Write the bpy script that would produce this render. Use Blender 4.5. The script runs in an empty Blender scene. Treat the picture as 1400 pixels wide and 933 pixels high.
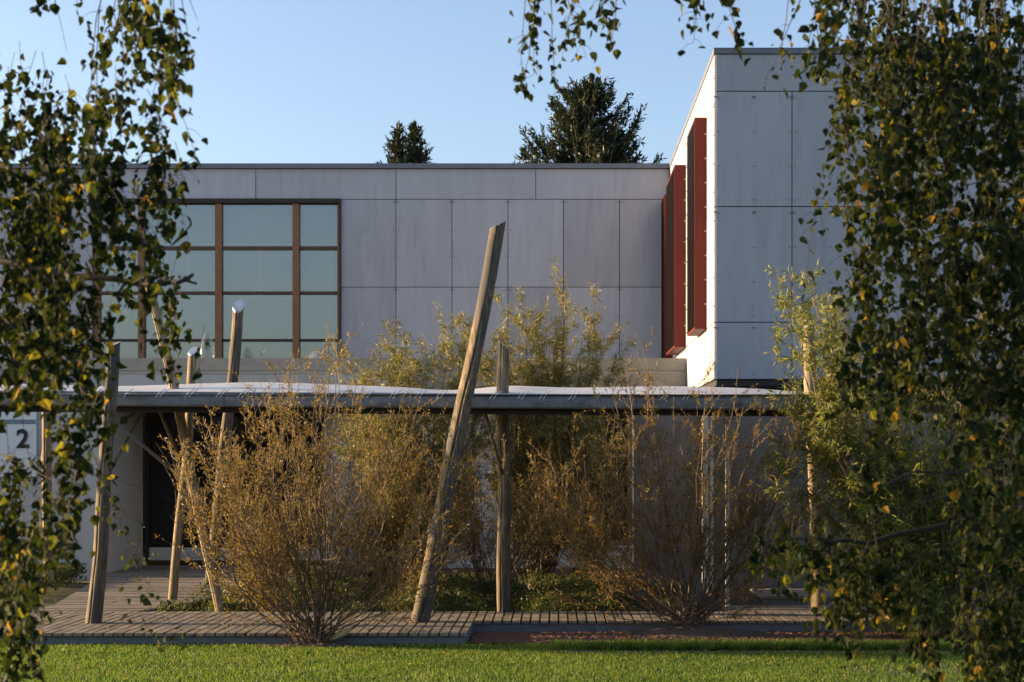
import bpy, math, random
import numpy as np
from mathutils import Vector

S = bpy.context.scene
COL = S.collection
PI = math.pi

# ------------------------------------------------------------------ camera, sky, sun, exposure
FPX, VX, VY, EYE = 2000.0, 760.0, 630.0, 2.15      # focal length and vanishing point in photo pixels (1400 x 933), eye height
cam = bpy.data.cameras.new("camera")
cam_o = bpy.data.objects.new("camera", cam)
COL.objects.link(cam_o)
cam_o.location = (0, 0, EYE)
cam_o.rotation_euler = (PI / 2, 0, 0)
cam.sensor_width = 36
cam.lens = 36 * FPX / 1400
cam.shift_x = -(VX - 700) / 1400
cam.shift_y = (VY - 466.5) / 1400
cam.clip_end = 2000
cam.dof.use_dof = True
cam.dof.focus_distance = 21
cam.dof.aperture_fstop = 3.8
S.camera = cam_o

SUN_EL, SUN_BACK = math.radians(10), math.radians(5.5)      # sun low on the left, a little behind the plane of the facade
sun_dir = Vector((-math.cos(SUN_EL) * math.cos(SUN_BACK), math.cos(SUN_EL) * math.sin(SUN_BACK), math.sin(SUN_EL)))
world = bpy.data.worlds.new("World")
S.world = world
world.use_nodes = True
wn = world.node_tree
sky = wn.nodes.new('ShaderNodeTexSky')
sky.sky_type = 'NISHITA'
sky.sun_disc = False
sky.sun_elevation = SUN_EL
sky.sun_rotation = math.atan2(sun_dir.x, sun_dir.y)
sky.air_density = 1.0
sky.dust_density = 2.0
sky.ozone_density = 2.4
hs = wn.nodes.new('ShaderNodeHueSaturation')
hs.inputs['Saturation'].default_value = .88
hs.inputs['Hue'].default_value = .508
wn.links.new(sky.outputs[0], hs.inputs['Color'])
wn.links.new(hs.outputs[0], wn.nodes['Background'].inputs[0])
wn.nodes['Background'].inputs[1].default_value = 0.128
sl = bpy.data.lights.new("sun", 'SUN')
sl.energy = 5.0
sl.angle = math.radians(0.5)
sl.color = (1.0, 0.70, 0.38)
so = bpy.data.objects.new("sun", sl)
COL.objects.link(so)
so.rotation_euler = sun_dir.to_track_quat('Z', 'Y').to_euler()
S.view_settings.view_transform = 'Standard'
S.view_settings.look = 'None'
S.view_settings.gamma = 1
S.view_settings.exposure = 1.5
S.cycles.max_bounces = 6
S.cycles.transparent_max_bounces = 8


def P(x, y, d):
    """A photo pixel at distance d as a point of the place."""
    return np.array(((x - VX) / FPX * d, d, EYE + (VY - y) / FPX * d))


def X(x, d): return (x - VX) / FPX * d
def Z(y, d): return EYE + (VY - y) / FPX * d


# ------------------------------------------------------------------ mesh builder
BASE = {}


class MB:
    def __init__(s):
        s.v, s.q, s.t, s.tint, s.n = [], [], [], [], 0
        s.mi, s.mq, s.mt = 0, [], []

    def add(s, v, q=None, t=None, tint=0.5):
        v = np.asarray(v, float).reshape(-1, 3)
        s.v.append(v)
        if q is not None and len(q): s.q.append(np.asarray(q, int).reshape(-1, 4) + s.n); s.mq += [s.mi] * len(s.q[-1])
        if t is not None and len(t): s.t.append(np.asarray(t, int).reshape(-1, 3) + s.n); s.mt += [s.mi] * len(s.t[-1])
        s.tint.append(np.broadcast_to(np.asarray(tint, float), (len(v),)).copy())
        s.n += len(v)

    def box(s, x0, x1, y0, y1, z0, z1, tint=0.5):
        v = [(x, y, z) for x in (x0, x1) for y in (y0, y1) for z in (z0, z1)]
        q = [(0, 1, 3, 2), (4, 6, 7, 5), (0, 4, 5, 1), (2, 3, 7, 6), (0, 2, 6, 4), (1, 5, 7, 3)]
        s.add(v, q, tint=tint)

    def bar(s, a, b, w, h, tint=0.5):
        a, b = np.array(a, float), np.array(b, float)
        d = b - a; d /= np.linalg.norm(d)
        up = np.array((0, 0, 1.0)) if abs(d[2]) < .9 else np.array((0, 1.0, 0))
        sx = np.cross(d, up); sx /= np.linalg.norm(sx)
        sy = np.cross(sx, d)
        v = [p + sx * i * w / 2 + sy * j * h / 2 for p in (a, b) for i, j in ((-1, -1), (1, -1), (1, 1), (-1, 1))]
        s.add(v, [(0, 3, 2, 1), (4, 5, 6, 7), (0, 1, 5, 4), (1, 2, 6, 5), (2, 3, 7, 6), (3, 0, 4, 7)], tint=tint)

    def tube(s, pts, radii, n=5, tint=0.5, cap=True):
        pts = np.asarray(pts, float)
        k = len(pts)
        radii = np.broadcast_to(np.asarray(radii, float), (k,))
        d = np.gradient(pts, axis=0)
        d /= np.linalg.norm(d, axis=1)[:, None] + 1e-9
        ref = np.array((0, 1.0, 0)) if abs(d[0][1]) < .8 else np.array((1.0, 0, 0))
        u = np.cross(d, ref); u /= np.linalg.norm(u, axis=1)[:, None] + 1e-9
        w = np.cross(d, u)
        a = np.arange(n) * 2 * PI / n
        v = pts[:, None] + radii[:, None, None] * (np.cos(a)[None, :, None] * u[:, None] + np.sin(a)[None, :, None] * w[:, None])
        i = np.arange(k - 1)[:, None] * n; j = np.arange(n)[None]; j2 = (j + 1) % n
        q = np.stack([i + j, i + j2, i + n + j2, i + n + j], -1).reshape(-1, 4)
        vv = v.reshape(-1, 3)
        t = []
        if cap:
            vv = np.vstack([vv, pts[0], pts[-1]])
            m = k * n
            for b in range(n):
                t.append((m, (b + 1) % n, b)); t.append((m + 1, (k - 1) * n + b, (k - 1) * n + (b + 1) % n))
        s.add(vv, q, t, tint)

    def leaves(s, p, d, nrm, L, W, shape='lance', tint=None, fold=0.25):
        """Leaf blades: p base points, d directions, nrm facing hints, L lengths, W widths."""
        p = np.asarray(p, float); n = len(p)
        if not n: return
        d = d / (np.linalg.norm(d, axis=1)[:, None] + 1e-9)
        sx = np.cross(d, nrm); sx /= np.linalg.norm(sx, axis=1)[:, None] + 1e-9
        nn = np.cross(sx, d)
        L = np.broadcast_to(L, (n,))[:, None]; W = np.broadcast_to(W, (n,))[:, None]
        if shape == 'lance':
            v = np.stack([p, p + d * L * .45 + sx * W * .5 + nn * W * fold, p + d * L - nn * L * .12, p + d * L * .45 - sx * W * .5 + nn * W * fold], 1)
            q = np.array([[0, 1, 2, 3]]); m = 4
        else:    # birch: broad near the stalk, drawn out to a point
            v = np.stack([p, p + d * L * .10 + sx * W * .34 + nn * W * fold * .7, p + d * L * .30 + sx * W * .5 + nn * W * fold, p + d * L * .62 + sx * W * .30 + nn * W * fold * .4,
                          p + d * L - nn * L * .12, p + d * L * .62 - sx * W * .30 + nn * W * fold * .4, p + d * L * .30 - sx * W * .5 + nn * W * fold, p + d * L * .10 - sx * W * .34 + nn * W * fold * .7], 1)
            q = np.array([[0, 1, 2, 3], [0, 3, 4, 5], [0, 5, 6, 7]]); m = 8
        qq = (np.arange(n)[:, None, None] * m + q[None]).reshape(-1, 4)
        tt = np.repeat(tint if tint is not None else np.full(n, .5), m)
        s.add(v.reshape(-1, 3), qq, tint=tt)

    def build(s, name, m, parent=None, smooth=False):
        v = np.concatenate(s.v)
        base = np.array(BASE.get(parent.name, (0, 0, 0)) if parent else (0, 0, 0), float)
        q = np.concatenate(s.q) if s.q else np.zeros((0, 4), int)
        t = np.concatenate(s.t) if s.t else np.zeros((0, 3), int)
        me = bpy.data.meshes.new(name)
        me.vertices.add(len(v)); me.vertices.foreach_set("co", (v - base).astype(np.float32).ravel())
        loops = np.concatenate([q.ravel(), t.ravel()]).astype(np.int32)
        me.loops.add(len(loops)); me.loops.foreach_set("vertex_index", loops)
        npoly = len(q) + len(t)
        me.polygons.add(npoly)
        me.polygons.foreach_set("loop_start", np.concatenate([np.arange(len(q)) * 4, len(q) * 4 + np.arange(len(t)) * 3]).astype(np.int32))
        at = me.attributes.new("tint", 'FLOAT', 'POINT')
        at.data.foreach_set("value", np.concatenate(s.tint).astype(np.float32))
        me.update(calc_edges=True)
        me.polygons.foreach_set("use_smooth", np.full(npoly, bool(smooth)))
        for k_ in (m if isinstance(m, (list, tuple)) else [m]): me.materials.append(k_)
        if s.mi: me.polygons.foreach_set('material_index', np.array(s.mq + s.mt, np.int32))
        me.validate()
        o = bpy.data.objects.new(name, me)
        COL.objects.link(o)
        if parent: o.parent = parent
        BASE[o.name] = tuple(base)
        return o


def tag(o, label=None, cat=None, group=None, kind=None):
    if label: o['label'] = label
    if cat: o['category'] = cat
    if group: o['group'] = group
    if kind: o['kind'] = kind
    return o


def empty(name, loc, label, cat, group=None):
    o = bpy.data.objects.new(name, None)
    COL.objects.link(o)
    o.location = [float(c) for c in loc]
    o.empty_display_size = .2
    BASE[o.name] = tuple(float(c) for c in loc)
    return tag(o, label, cat, group)


# ------------------------------------------------------------------ materials
def newmat(name):
    m = bpy.data.materials.new(name)
    m.use_nodes = True
    nt = m.node_tree
    return m, nt, nt.nodes['Principled BSDF']


def node(nt, kind, **kw):
    n = nt.nodes.new(kind)
    for k, v in kw.items(): setattr(n, k, v)
    return n


def ramp(nt, fac, stops):
    r = node(nt, 'ShaderNodeValToRGB')
    e = r.color_ramp.elements
    while len(e) < len(stops): e.new(.5)
    for el, (p, c) in zip(e, stops):
        el.position = p; el.color = (*c, 1)
    nt.links.new(fac, r.inputs[0])
    return r.outputs[0]


def noise(nt, scale, stretch=(1, 1, 1), detail=4, rough=.6):
    tc = node(nt, 'ShaderNodeTexCoord'); mp = node(nt, 'ShaderNodeMapping'); no = node(nt, 'ShaderNodeTexNoise')
    mp.inputs['Scale'].default_value = stretch
    no.inputs['Scale'].default_value = scale; no.inputs['Detail'].default_value = detail; no.inputs['Roughness'].default_value = rough
    nt.links.new(tc.outputs['Object'], mp.inputs[0]); nt.links.new(mp.outputs[0], no.inputs['Vector'])
    return no.outputs['Fac']


def mixc(nt, a, b, fac, mode='MIX'):
    m = node(nt, 'ShaderNodeMix', data_type='RGBA', blend_type=mode)
    for val, i in ((fac, 0), (a, 6), (b, 7)):
        if hasattr(val, 'links'): nt.links.new(val, m.inputs[i])
        else: m.inputs[i].default_value = val if i == 0 else (*val, 1)
    return m.outputs[2]


def attr(nt):
    a = node(nt, 'ShaderNodeAttribute'); a.attribute_name = 'tint'
    return a.outputs['Fac']


def bump(nt, bs, fac, strength, dist=.01):
    b = node(nt, 'ShaderNodeBump')
    b.inputs['Strength'].default_value = strength; b.inputs['Distance'].default_value = dist
    nt.links.new(fac, b.inputs['Height']); nt.links.new(b.outputs[0], bs.inputs['Normal'])


def surface(name, stops, scale=8, stretch=(1, 1, 1), rough=.7, tint=0.0, metal=0, spec=.4, bmp=0.0, bdist=.01, detail=5, second=None):
    """Noise-mottled surface; tint = how much the per-piece value shifts brightness; second = (colour, scale, stretch, lo, hi) patches."""
    m, nt, bs = newmat(name)
    f = noise(nt, scale, stretch, detail)
    c = ramp(nt, f, stops)
    if second:
        col, sc, st, lo, hi = second
        g = ramp(nt, noise(nt, sc, st, 5), [(lo, (0, 0, 0)), (hi, (1, 1, 1))])
        c = mixc(nt, c, col, g)
    if tint:
        k = ramp(nt, attr(nt), [(0, (1 - tint,) * 3), (1, (1 + tint,) * 3)])
        c = mixc(nt, c, k, 1.0, 'MULTIPLY')
    nt.links.new(c, bs.inputs['Base Color'])
    bs.inputs['Roughness'].default_value = rough; bs.inputs['Metallic'].default_value = metal
    bs.inputs['Specular IOR Level'].default_value = spec
    if bmp: bump(nt, bs, f, bmp, bdist)
    return m


def leafmat(name, stops, trans, tcol, rough=.45, spec=.35):
    m, nt, bs = newmat(name)
    a = attr(nt)
    c = ramp(nt, a, stops)
    nt.links.new(c, bs.inputs['Base Color'])
    bs.inputs['Roughness'].default_value = rough; bs.inputs['Specular IOR Level'].default_value = spec
    tr = node(nt, 'ShaderNodeBsdfTranslucent')
    nt.links.new(ramp(nt, a, tcol), tr.inputs[0])
    mx = node(nt, 'ShaderNodeMixShader'); mx.inputs[0].default_value = trans
    nt.links.new(bs.outputs[0], mx.inputs[1]); nt.links.new(tr.outputs[0], mx.inputs[2])
    nt.links.new(mx.outputs[0], nt.nodes['Material Output'].inputs[0])
    return m


M = {}
M['panel'] = surface('fibre_cement', [(.3, (.35, .362, .41)), (.7, (.395, .408, .46))], 1.6, (2.2, 2.2, .35), .6, tint=.10, spec=.3,
                     second=((.31, .315, .345), 2.0, (3.5, 3.5, .45), .5, .82), bmp=.05, bdist=.004)
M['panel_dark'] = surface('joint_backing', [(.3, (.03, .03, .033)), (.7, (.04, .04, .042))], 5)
M['steel'] = surface('dark_sheet_metal', [(.3, (.13, .14, .17)), (.7, (.17, .18, .21))], 3, (1, 1, 1), .5, metal=.2)
M['fix'] = surface('fixing_metal', [(.3, (.16, .16, .17)), (.7, (.2, .2, .2))], 30, rough=.5, metal=.5)
M['red'] = surface('red_sheet', [(.3, (.10, .010, .007)), (.7, (.125, .014, .009))], 2, (1, 1, .3), .55, spec=.3)
M['frame_wood'] = surface('window_wood', [(.3, (.13, .062, .028)), (.7, (.27, .14, .068))], 14, (6, 6, .5), .6)
M['frame_dark'] = surface('dark_wood', [(.3, (.018, .012, .010)), (.7, (.035, .022, .017))], 14, (.5, 6, 6), .6)
M['frame_mid'] = surface('brown_rail', [(.3, (.055, .03, .018)), (.7, (.12, .062, .034))], 14, (.5, 6, 6), .6)
M['concrete'] = surface('concrete', [(.3, (.22, .205, .18)), (.7, (.29, .27, .235))], 3, (1, 1, 2), .85, bmp=.1)
M['concrete_blue'] = surface('edge_concrete', [(.3, (.10, .11, .13)), (.7, (.16, .17, .19))], 6, (1, 1, 3), .8)
M['render'] = surface('white_render', [(.3, (.40, .39, .375)), (.7, (.48, .47, .45))], 2, (1, 1, .5), .85, second=((.33, .32, .31), 1.2, (2, 2, .4), .55, .8))
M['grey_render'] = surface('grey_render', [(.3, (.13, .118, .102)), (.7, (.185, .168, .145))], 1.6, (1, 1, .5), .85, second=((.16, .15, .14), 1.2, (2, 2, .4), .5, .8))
M['membrane'] = surface('white_membrane', [(.3, (.46, .47, .50)), (.7, (.55, .56, .59))], 2, (1, 1, 1), .5, second=((.38, .385, .40), 1.5, (1, 1, 1), .5, .85))
M['tube'] = surface('galvanised_tube', [(.3, (.13, .137, .15)), (.7, (.21, .22, .235))], 14, (1, 1, 1), .65, metal=.1, second=((.09, .085, .08), 2.5, (1, 1, 4), .5, .75))
M['rope'] = surface('white_cord', [(.3, (.5, .5, .5)), (.7, (.62, .62, .6))], 30)
M['log'] = surface('weathered_log', [(.32, (.04, .03, .021)), (.48, (.135, .102, .068)), (.68, (.27, .21, .14))], 7, (7, 7, .5), .8, bmp=.25, bdist=.006,
                   second=((.075, .07, .065), 1.6, (3, 3, .5), .46, .60), spec=.2)
M['log_pale'] = surface('peeled_log', [(.25, (.12, .088, .054)), (.5, (.23, .175, .11)), (.75, (.33, .26, .17))], 9, (4, 4, .4), .8, bmp=.2, bdist=.005,
                        second=((.24, .19, .13), 3, (3, 3, .5), .55, .8), spec=.2)
M['cut'] = surface('cut_timber', [(.3, (.22, .19, .16)), (.7, (.34, .29, .24))], 20)
M['cap'] = surface('zinc_cap', [(.3, (.42, .45, .5)), (.7, (.6, .63, .68))], 10, rough=.55, metal=.6)
M['deck'] = surface('deck_board', [(.25, (.10, .085, .068)), (.5, (.19, .16, .125)), (.8, (.28, .24, .185))], 6, (3, .6, 3), .75, tint=.22, bmp=.15)
M['deck_across'] = surface('deck_board_across', [(.25, (.10, .085, .068)), (.5, (.19, .16, .125)), (.8, (.28, .24, .185))], 6, (.6, 3, 3), .75, tint=.2, bmp=.15)
M['lawn'] = surface('lawn_soil', [(.3, (.035, .05, .015)), (.7, (.06, .085, .02))], 6)
M['ground'] = surface('ground', [(.3, (.05, .06, .025)), (.7, (.09, .085, .045))], .6, second=((.07, .055, .04), .2, (1, 1, 1), .5, .7))
M['gravel'] = surface('red_gravel', [(.3, (.07, .03, .021)), (.55, (.14, .058, .036)), (.75, (.24, .12, .08))], 45, rough=.95, bmp=.8, bdist=.02, detail=6)
M['soil'] = surface('soil', [(.3, (.045, .03, .022)), (.55, (.10, .065, .045)), (.8, (.18, .12, .085))], 28, rough=.95, bmp=.9, bdist=.03, detail=7)
M['stem'] = surface('shrub_stem', [(.3, (.07, .05, .03)), (.7, (.18, .13, .075))], 20, (2, 2, .5), .7)
M['stem_red'] = surface('red_brown_stem', [(.3, (.065, .04, .024)), (.7, (.17, .105, .055))], 20, (2, 2, .5), .65)
M['twig'] = surface('birch_twig', [(.3, (.025, .017, .012)), (.7, (.05, .036, .026))], 20, rough=.7)
M['birch_bark'] = surface('birch_bark', [(.3, (.28, .265, .245)), (.7, (.44, .42, .39))], 4, (1, 1, 3), .8, second=((.05, .045, .04), 5, (1, 1, 4), .56, .62))
M['fir_bark'] = surface('conifer_bark', [(.3, (.06, .045, .035)), (.7, (.12, .09, .07))], 6, (4, 4, .6), .9)
M['black'] = surface('black_paint', [(.3, (.012, .012, .014)), (.7, (.018, .018, .02))], 4, rough=.5)
M['white'] = surface('white_sign', [(.3, (.62, .64, .66)), (.7, (.68, .70, .72))], 2, rough=.4)
M['blue'] = surface('blue_grey_stripe', [(.3, (.14, .18, .24)), (.7, (.17, .21, .27))], 3, rough=.4)
M['white_steel'] = surface('pale_painted_steel', [(.3, (.58, .55, .48)), (.7, (.68, .65, .58))], 6, (1, 1, .3), .5)
M['interior'] = surface('interior_plaster', [(.3, (.24, .26, .26)), (.7, (.29, .31, .31))], 1.2, rough=.9)
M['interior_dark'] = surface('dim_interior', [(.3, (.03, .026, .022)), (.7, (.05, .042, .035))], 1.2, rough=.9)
M['bamboo'] = surface('stump_wood', [(.3, (.30, .23, .10)), (.7, (.42, .33, .16))], 12, (1, 1, 1), .6)

m, nt, bs = newmat('window_glass')       # coated glass: part mirror, part see-through
tr = node(nt, 'ShaderNodeBsdfTransparent'); tr.inputs[0].default_value = (.80, .84, .85, 1)
gl = node(nt, 'ShaderNodeBsdfGlossy'); gl.inputs[0].default_value = (.70, .71, .72, 1); gl.inputs['Roughness'].default_value = .02
mx = node(nt, 'ShaderNodeMixShader'); mx.inputs[0].default_value = .30
df = node(nt, 'ShaderNodeBsdfDiffuse'); df.inputs[0].default_value = (.38, .41, .43, 1)
mx2 = node(nt, 'ShaderNodeMixShader'); mx2.inputs[0].default_value = .16
nt.links.new(tr.outputs[0], mx.inputs[1]); nt.links.new(gl.outputs[0], mx.inputs[2])
nt.links.new(mx.outputs[0], mx2.inputs[1]); nt.links.new(df.outputs[0], mx2.inputs[2]); nt.links.new(mx2.outputs[0], nt.nodes['Material Output'].inputs[0])
M['glass'] = m
m, nt, bs = newmat('dark_glass')
bs.inputs['Base Color'].default_value = (.012, .010, .010, 1); bs.inputs['Roughness'].default_value = .12; bs.inputs['Specular IOR Level'].default_value = .5
M['dark_glass'] = m
m, nt, bs = newmat('bay_side')  # near-black matt side sheet of the bays, hardly any reflection
bs.inputs['Base Color'].default_value = (.005, .003, .0025, 1); bs.inputs['Roughness'].default_value = .6; bs.inputs['Specular IOR Level'].default_value = .02
M['bay_side'] = m
m, nt, bs = newmat('acrylic_dome')
bs.inputs['Base Color'].default_value = (.22, .25, .28, 1); bs.inputs['Roughness'].default_value = .15; bs.inputs['Alpha'].default_value = .3
M['acrylic'] = m

M['birch_leaf'] = leafmat('birch_leaf', [(0, (.005, .010, .004)), (.5, (.010, .019, .006)), (.80, (.034, .046, .010)), (.90, (.18, .14, .018)), (1, (.30, .15, .015))], .34,
                          [(0, (.02, .035, .005)), (.5, (.06, .08, .008)), (.8, (.30, .31, .025)), (.9, (.5, .38, .03)), (1, (.62, .30, .03))], rough=.6, spec=.12)
M['shrub_leaf'] = leafmat('russet_shrub_leaf', [(0, (.065, .068, .02)), (.45, (.14, .098, .029)), (.8, (.24, .135, .033)), (1, (.34, .16, .038))], .36,
                          [(0, (.16, .17, .03)), (.5, (.40, .27, .045)), (1, (.56, .31, .055))])
M['willow_leaf'] = leafmat('willow_leaf', [(0, (.11, .10, .03)), (.5, (.19, .165, .048)), (.85, (.27, .21, .06)), (1, (.34, .24, .06))], .3,
                           [(0, (.16, .19, .03)), (.5, (.28, .28, .05)), (1, (.45, .36, .07))])
M['willow_green'] = leafmat('green_willow_leaf', [(0, (.065, .08, .022)), (.5, (.14, .14, .036)), (.85, (.23, .20, .045)), (1, (.34, .25, .055))], .4,
                            [(0, (.18, .25, .04)), (.5, (.34, .38, .07)), (1, (.55, .46, .09))])
M['cover_leaf'] = leafmat('ground_cover_leaf', [(0, (.03, .05, .015)), (.5, (.055, .075, .02)), (.85, (.10, .10, .03)), (1, (.18, .12, .03))], .25,
                          [(0, (.08, .13, .02)), (.5, (.15, .2, .03)), (1, (.3, .25, .05))])
M['grass'] = leafmat('grass_blade', [(0, (.045, .085, .010)), (.5, (.11, .165, .018)), (.85, (.18, .215, .03)), (1, (.24, .20, .07))], .4,
                     [(0, (.12, .26, .02)), (.5, (.20, .30, .028)), (1, (.4, .40, .08))], rough=.5, spec=.3)
M['needle'] = leafmat('fir_needle', [(0, (.012, .022, .012)), (.6, (.025, .04, .018)), (1, (.06, .07, .03))], .12,
                      [(0, (.03, .05, .02)), (1, (.1, .12, .04))])

# ------------------------------------------------------------------ ground
D_DECK, D_RIGHT, D_BACK = 16.95, 18.26, 19.40     # front edge of the boardwalk left / right of the step, and its back edge
Z_DECK = 0.15
X_STEP = X(640, D_DECK)
g = MB(); r = 600.0
g.add([(-r, -r, -.04), (r, -r, -.04), (r, r, -.04), (-r, r, -.04)], [(0, 1, 2, 3)])
tag(g.build('ground', M['ground']), kind='structure')
g = MB()
nx, ny = 60, 24
xs = np.linspace(-16, 16, nx); ys = np.linspace(2.5, 17.22, ny)
gx, gy = np.meshgrid(xs, ys)
gz = .012 * np.sin(gx * 1.3) * np.sin(gy * 1.7) * (gy < 17)
idx = np.arange(nx * ny).reshape(ny, nx)
g.add(np.stack([gx, gy, gz], -1).reshape(-1, 3), np.stack([idx[:-1, :-1], idx[:-1, 1:], idx[1:, 1:], idx[1:, :-1]], -1).reshape(-1, 4))
tag(g.build('lawn', M['lawn']), kind='structure')
rng = np.random.default_rng(3)


def bumpy(x0, x1, y0, y1, z, amp, nx, ny, seed):
    rg = np.random.default_rng(seed)
    gx, gy = np.meshgrid(np.linspace(x0, x1, nx), np.linspace(y0, y1, ny))
    gz = z + rg.random(gx.shape) * amp
    idx = np.arange(nx * ny).reshape(ny, nx)
    return np.stack([gx, gy, gz], -1).reshape(-1, 3), np.stack([idx[:-1, :-1], idx[:-1, 1:], idx[1:, 1:], idx[1:, :-1]], -1).reshape(-1, 4)


g = MB(); g.add(*bumpy(X_STEP, 9, 17.1, 18.24, .004, .022, 320, 34, 5))
tag(g.build('gravel_path', M['gravel']), kind='structure')
g = MB(); g.add(*bumpy(-6.5, 4.5, D_BACK - .1, 29, -.01, .05, 120, 90, 6))
tag(g.build('planting_bed', M['soil']), kind='structure')


def mound(cx, cy, rx, ry, h, seed):
    rg = np.random.default_rng(seed)
    n, k = 14, 40
    rr = np.linspace(0, 1, n)[:, None]; aa = np.linspace(0, 2 * PI, k, endpoint=False)[None]
    x = cx + rr * np.cos(aa) * rx; y = cy + rr * np.sin(aa) * ry
    z = -.01 + h * (1 - rr ** 2) ** 1.2 + (rg.random((n, k)) - .3) * .03 * (rr < 1)
    v = np.stack([x, y, z], -1).reshape(-1, 3)
    i = np.arange(n - 1)[:, None] * k; j = np.arange(k)[None]; j2 = (j + 1) % k
    return v, np.stack([i + j, i + j2, i + k + j2, i + k + j], -1).reshape(-1, 4)


g = MB(); g.add(*mound(X(425, 16.8), 16.82, .75, .13, .06, 1)); tag(g.build('soil', M['soil']), kind='structure')
g = MB(); g.add(*mound(X(950, 17.95), 17.95, 1.15, .3, .10, 2)); tag(g.build('soil', M['soil']), kind='structure')
# bare groove along the lawn edge
TR0, TR1 = 16.28, 16.46
g = MB(); g.add(*bumpy(X(752, 16.5), 5.6, TR0 - .02, TR1 + .02, .006, .02, 160, 6, 8))
tag(g.build('soil', M['soil']), kind='structure')

# grass blades
n = 150000
gx = rng.uniform(-7.5, 7.0, n); gy = 13.2 + (17.16 - 13.2) * rng.random(n) ** .85
edge = 17.09 + .035 * np.sin(gx * 9) + .03 * np.sin(gx * 23 + 1) + .04 * np.sin(gx * 2.7) + rng.normal(0, .015, n)
keep = gy < edge
intr = (gx > X(752, 16.5)) & (gy > TR0 + .02 * np.sin(gx * 14)) & (gy < TR1 + .03 * np.sin(gx * 17))
keep &= ~(intr & (rng.random(n) < .96))
bare = ((gx - 3.9) / 1.0) ** 2 + ((gy - 15.0) / .5) ** 2 < 1
keep &= ~(bare & (rng.random(n) < .75))
gx, gy = gx[keep], gy[keep]; n = len(gx)
strip = (gx > X(752, 16.5)) & (gy > TR1)
patch = .5 + .5 * np.sin(gx * 2.1 + 1.3 * np.sin(gy * 3.1)) * np.sin(gy * 4.3 + np.sin(gx * 1.7))
h = rng.uniform(.03, .062, n) * (.8 + .35 * patch) * np.where(strip, 2.5 - 1.2 * (gy - TR1), 1)
dr = np.stack([rng.normal(0, .45, n), rng.normal(0, .45, n), np.ones(n)], -1)
nr = np.stack([rng.normal(0, 1, n), rng.normal(0, 1, n), rng.normal(0, .3, n)], -1)
n2 = 26000
ex = rng.uniform(X(752, 16.5), 5.6, n2); ey = TR1 + .03 * np.sin(ex * 17) + rng.random(n2) ** 1.5 * .22
gx = np.concatenate([gx, ex]); gy = np.concatenate([gy, ey]); h = np.concatenate([h, rng.uniform(.07, .125, n2) * np.clip((ex - X(745, 16.5)) * 2, .3, 1)])
patch = np.concatenate([patch, np.full(n2, .3)]); n += n2
dr = np.stack([rng.normal(0, .4, n), rng.normal(0, .4, n), np.ones(n)], -1); nr = np.stack([rng.normal(0, 1, n), rng.normal(0, 1, n), rng.normal(0, .3, n)], -1)
g = MB()
g.leaves(np.stack([gx, gy, np.zeros(n) - .005], -1), dr, nr, h, rng.uniform(.006, .010, n), 'lance', np.clip(rng.normal(.42, .2, n) + .15 * (patch - .5), 0, 1))
tag(g.build('grass', M['grass']), 'short sunlit green lawn grass in front of the boardwalk', 'grass', kind='stuff')


# ------------------------------------------------------------------ boardwalk
def boards_y(mb, x0, x1, y0, y1, z0, z1, w=.118, gap=.022, seed=0, splits=None):
    """Short boards running towards the building, laid side by side."""
    rg = random.Random(seed); x = x0
    while x < x1 - .02:
        xe = min(x + w, x1)
        cuts = [y0] + (splits or []) + [y1]
        for a, b in zip(cuts[:-1], cuts[1:]):
            j = rg.uniform(-.003, .003)
            mb.box(x, xe - gap, a + .009, b - .009, z0, z1 + j, tint=rg.random())
        x = xe


b = MB(); boards_y(b, -13.5, X_STEP, D_DECK, D_BACK, Z_DECK - .035, Z_DECK, seed=1, splits=[17.35, 17.8, D_RIGHT - .02, 18.65, 19.03])
boards_y(b, X_STEP, 9, D_RIGHT, D_BACK, Z_DECK - .035, Z_DECK, seed=2, splits=[18.65, 19.03])
deck = tag(b.build('boardwalk_path', M['deck']), kind='structure')
b = MB()
b.box(-13.5, X_STEP - .03, D_DECK + .06, D_DECK + .16, -.05, Z_DECK - .045)
b.box(X_STEP - .13, X_STEP - .03, D_DECK + .16, D_RIGHT + .05, -.05, Z_DECK - .045)
b.box(X_STEP - .03, 9, D_RIGHT + .05, D_RIGHT + .15, -.05, Z_DECK - .045)
b.build('edge_beam', M['concrete_blue'], deck)
b = MB(); b.box(-13.4, 8.9, D_RIGHT + .2, D_BACK - .04, -.03, Z_DECK - .05); b.build('joist_bed', M['interior_dark'], deck)


def boards_x(mb, x0f, x1f, y0, y1, z0, z1, w=.14, gap=.012, seed=0):
    """Boards running left to right; x0f and x1f give the ends at a given y."""
    rg = random.Random(seed); y = y0
    while y < y1 - .02:
        ye = min(y + w, y1)
        a, c = x0f(y), x1f(y)
        cut = a + (c - a) * rg.uniform(.3, .7)
        for p, q in ((a, cut - .004), (cut + .004, c)):
            mb.box(p, q, y, ye - gap, z0, z1 + rg.uniform(-.004, .004), tint=rg.random())
        y = ye


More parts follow.
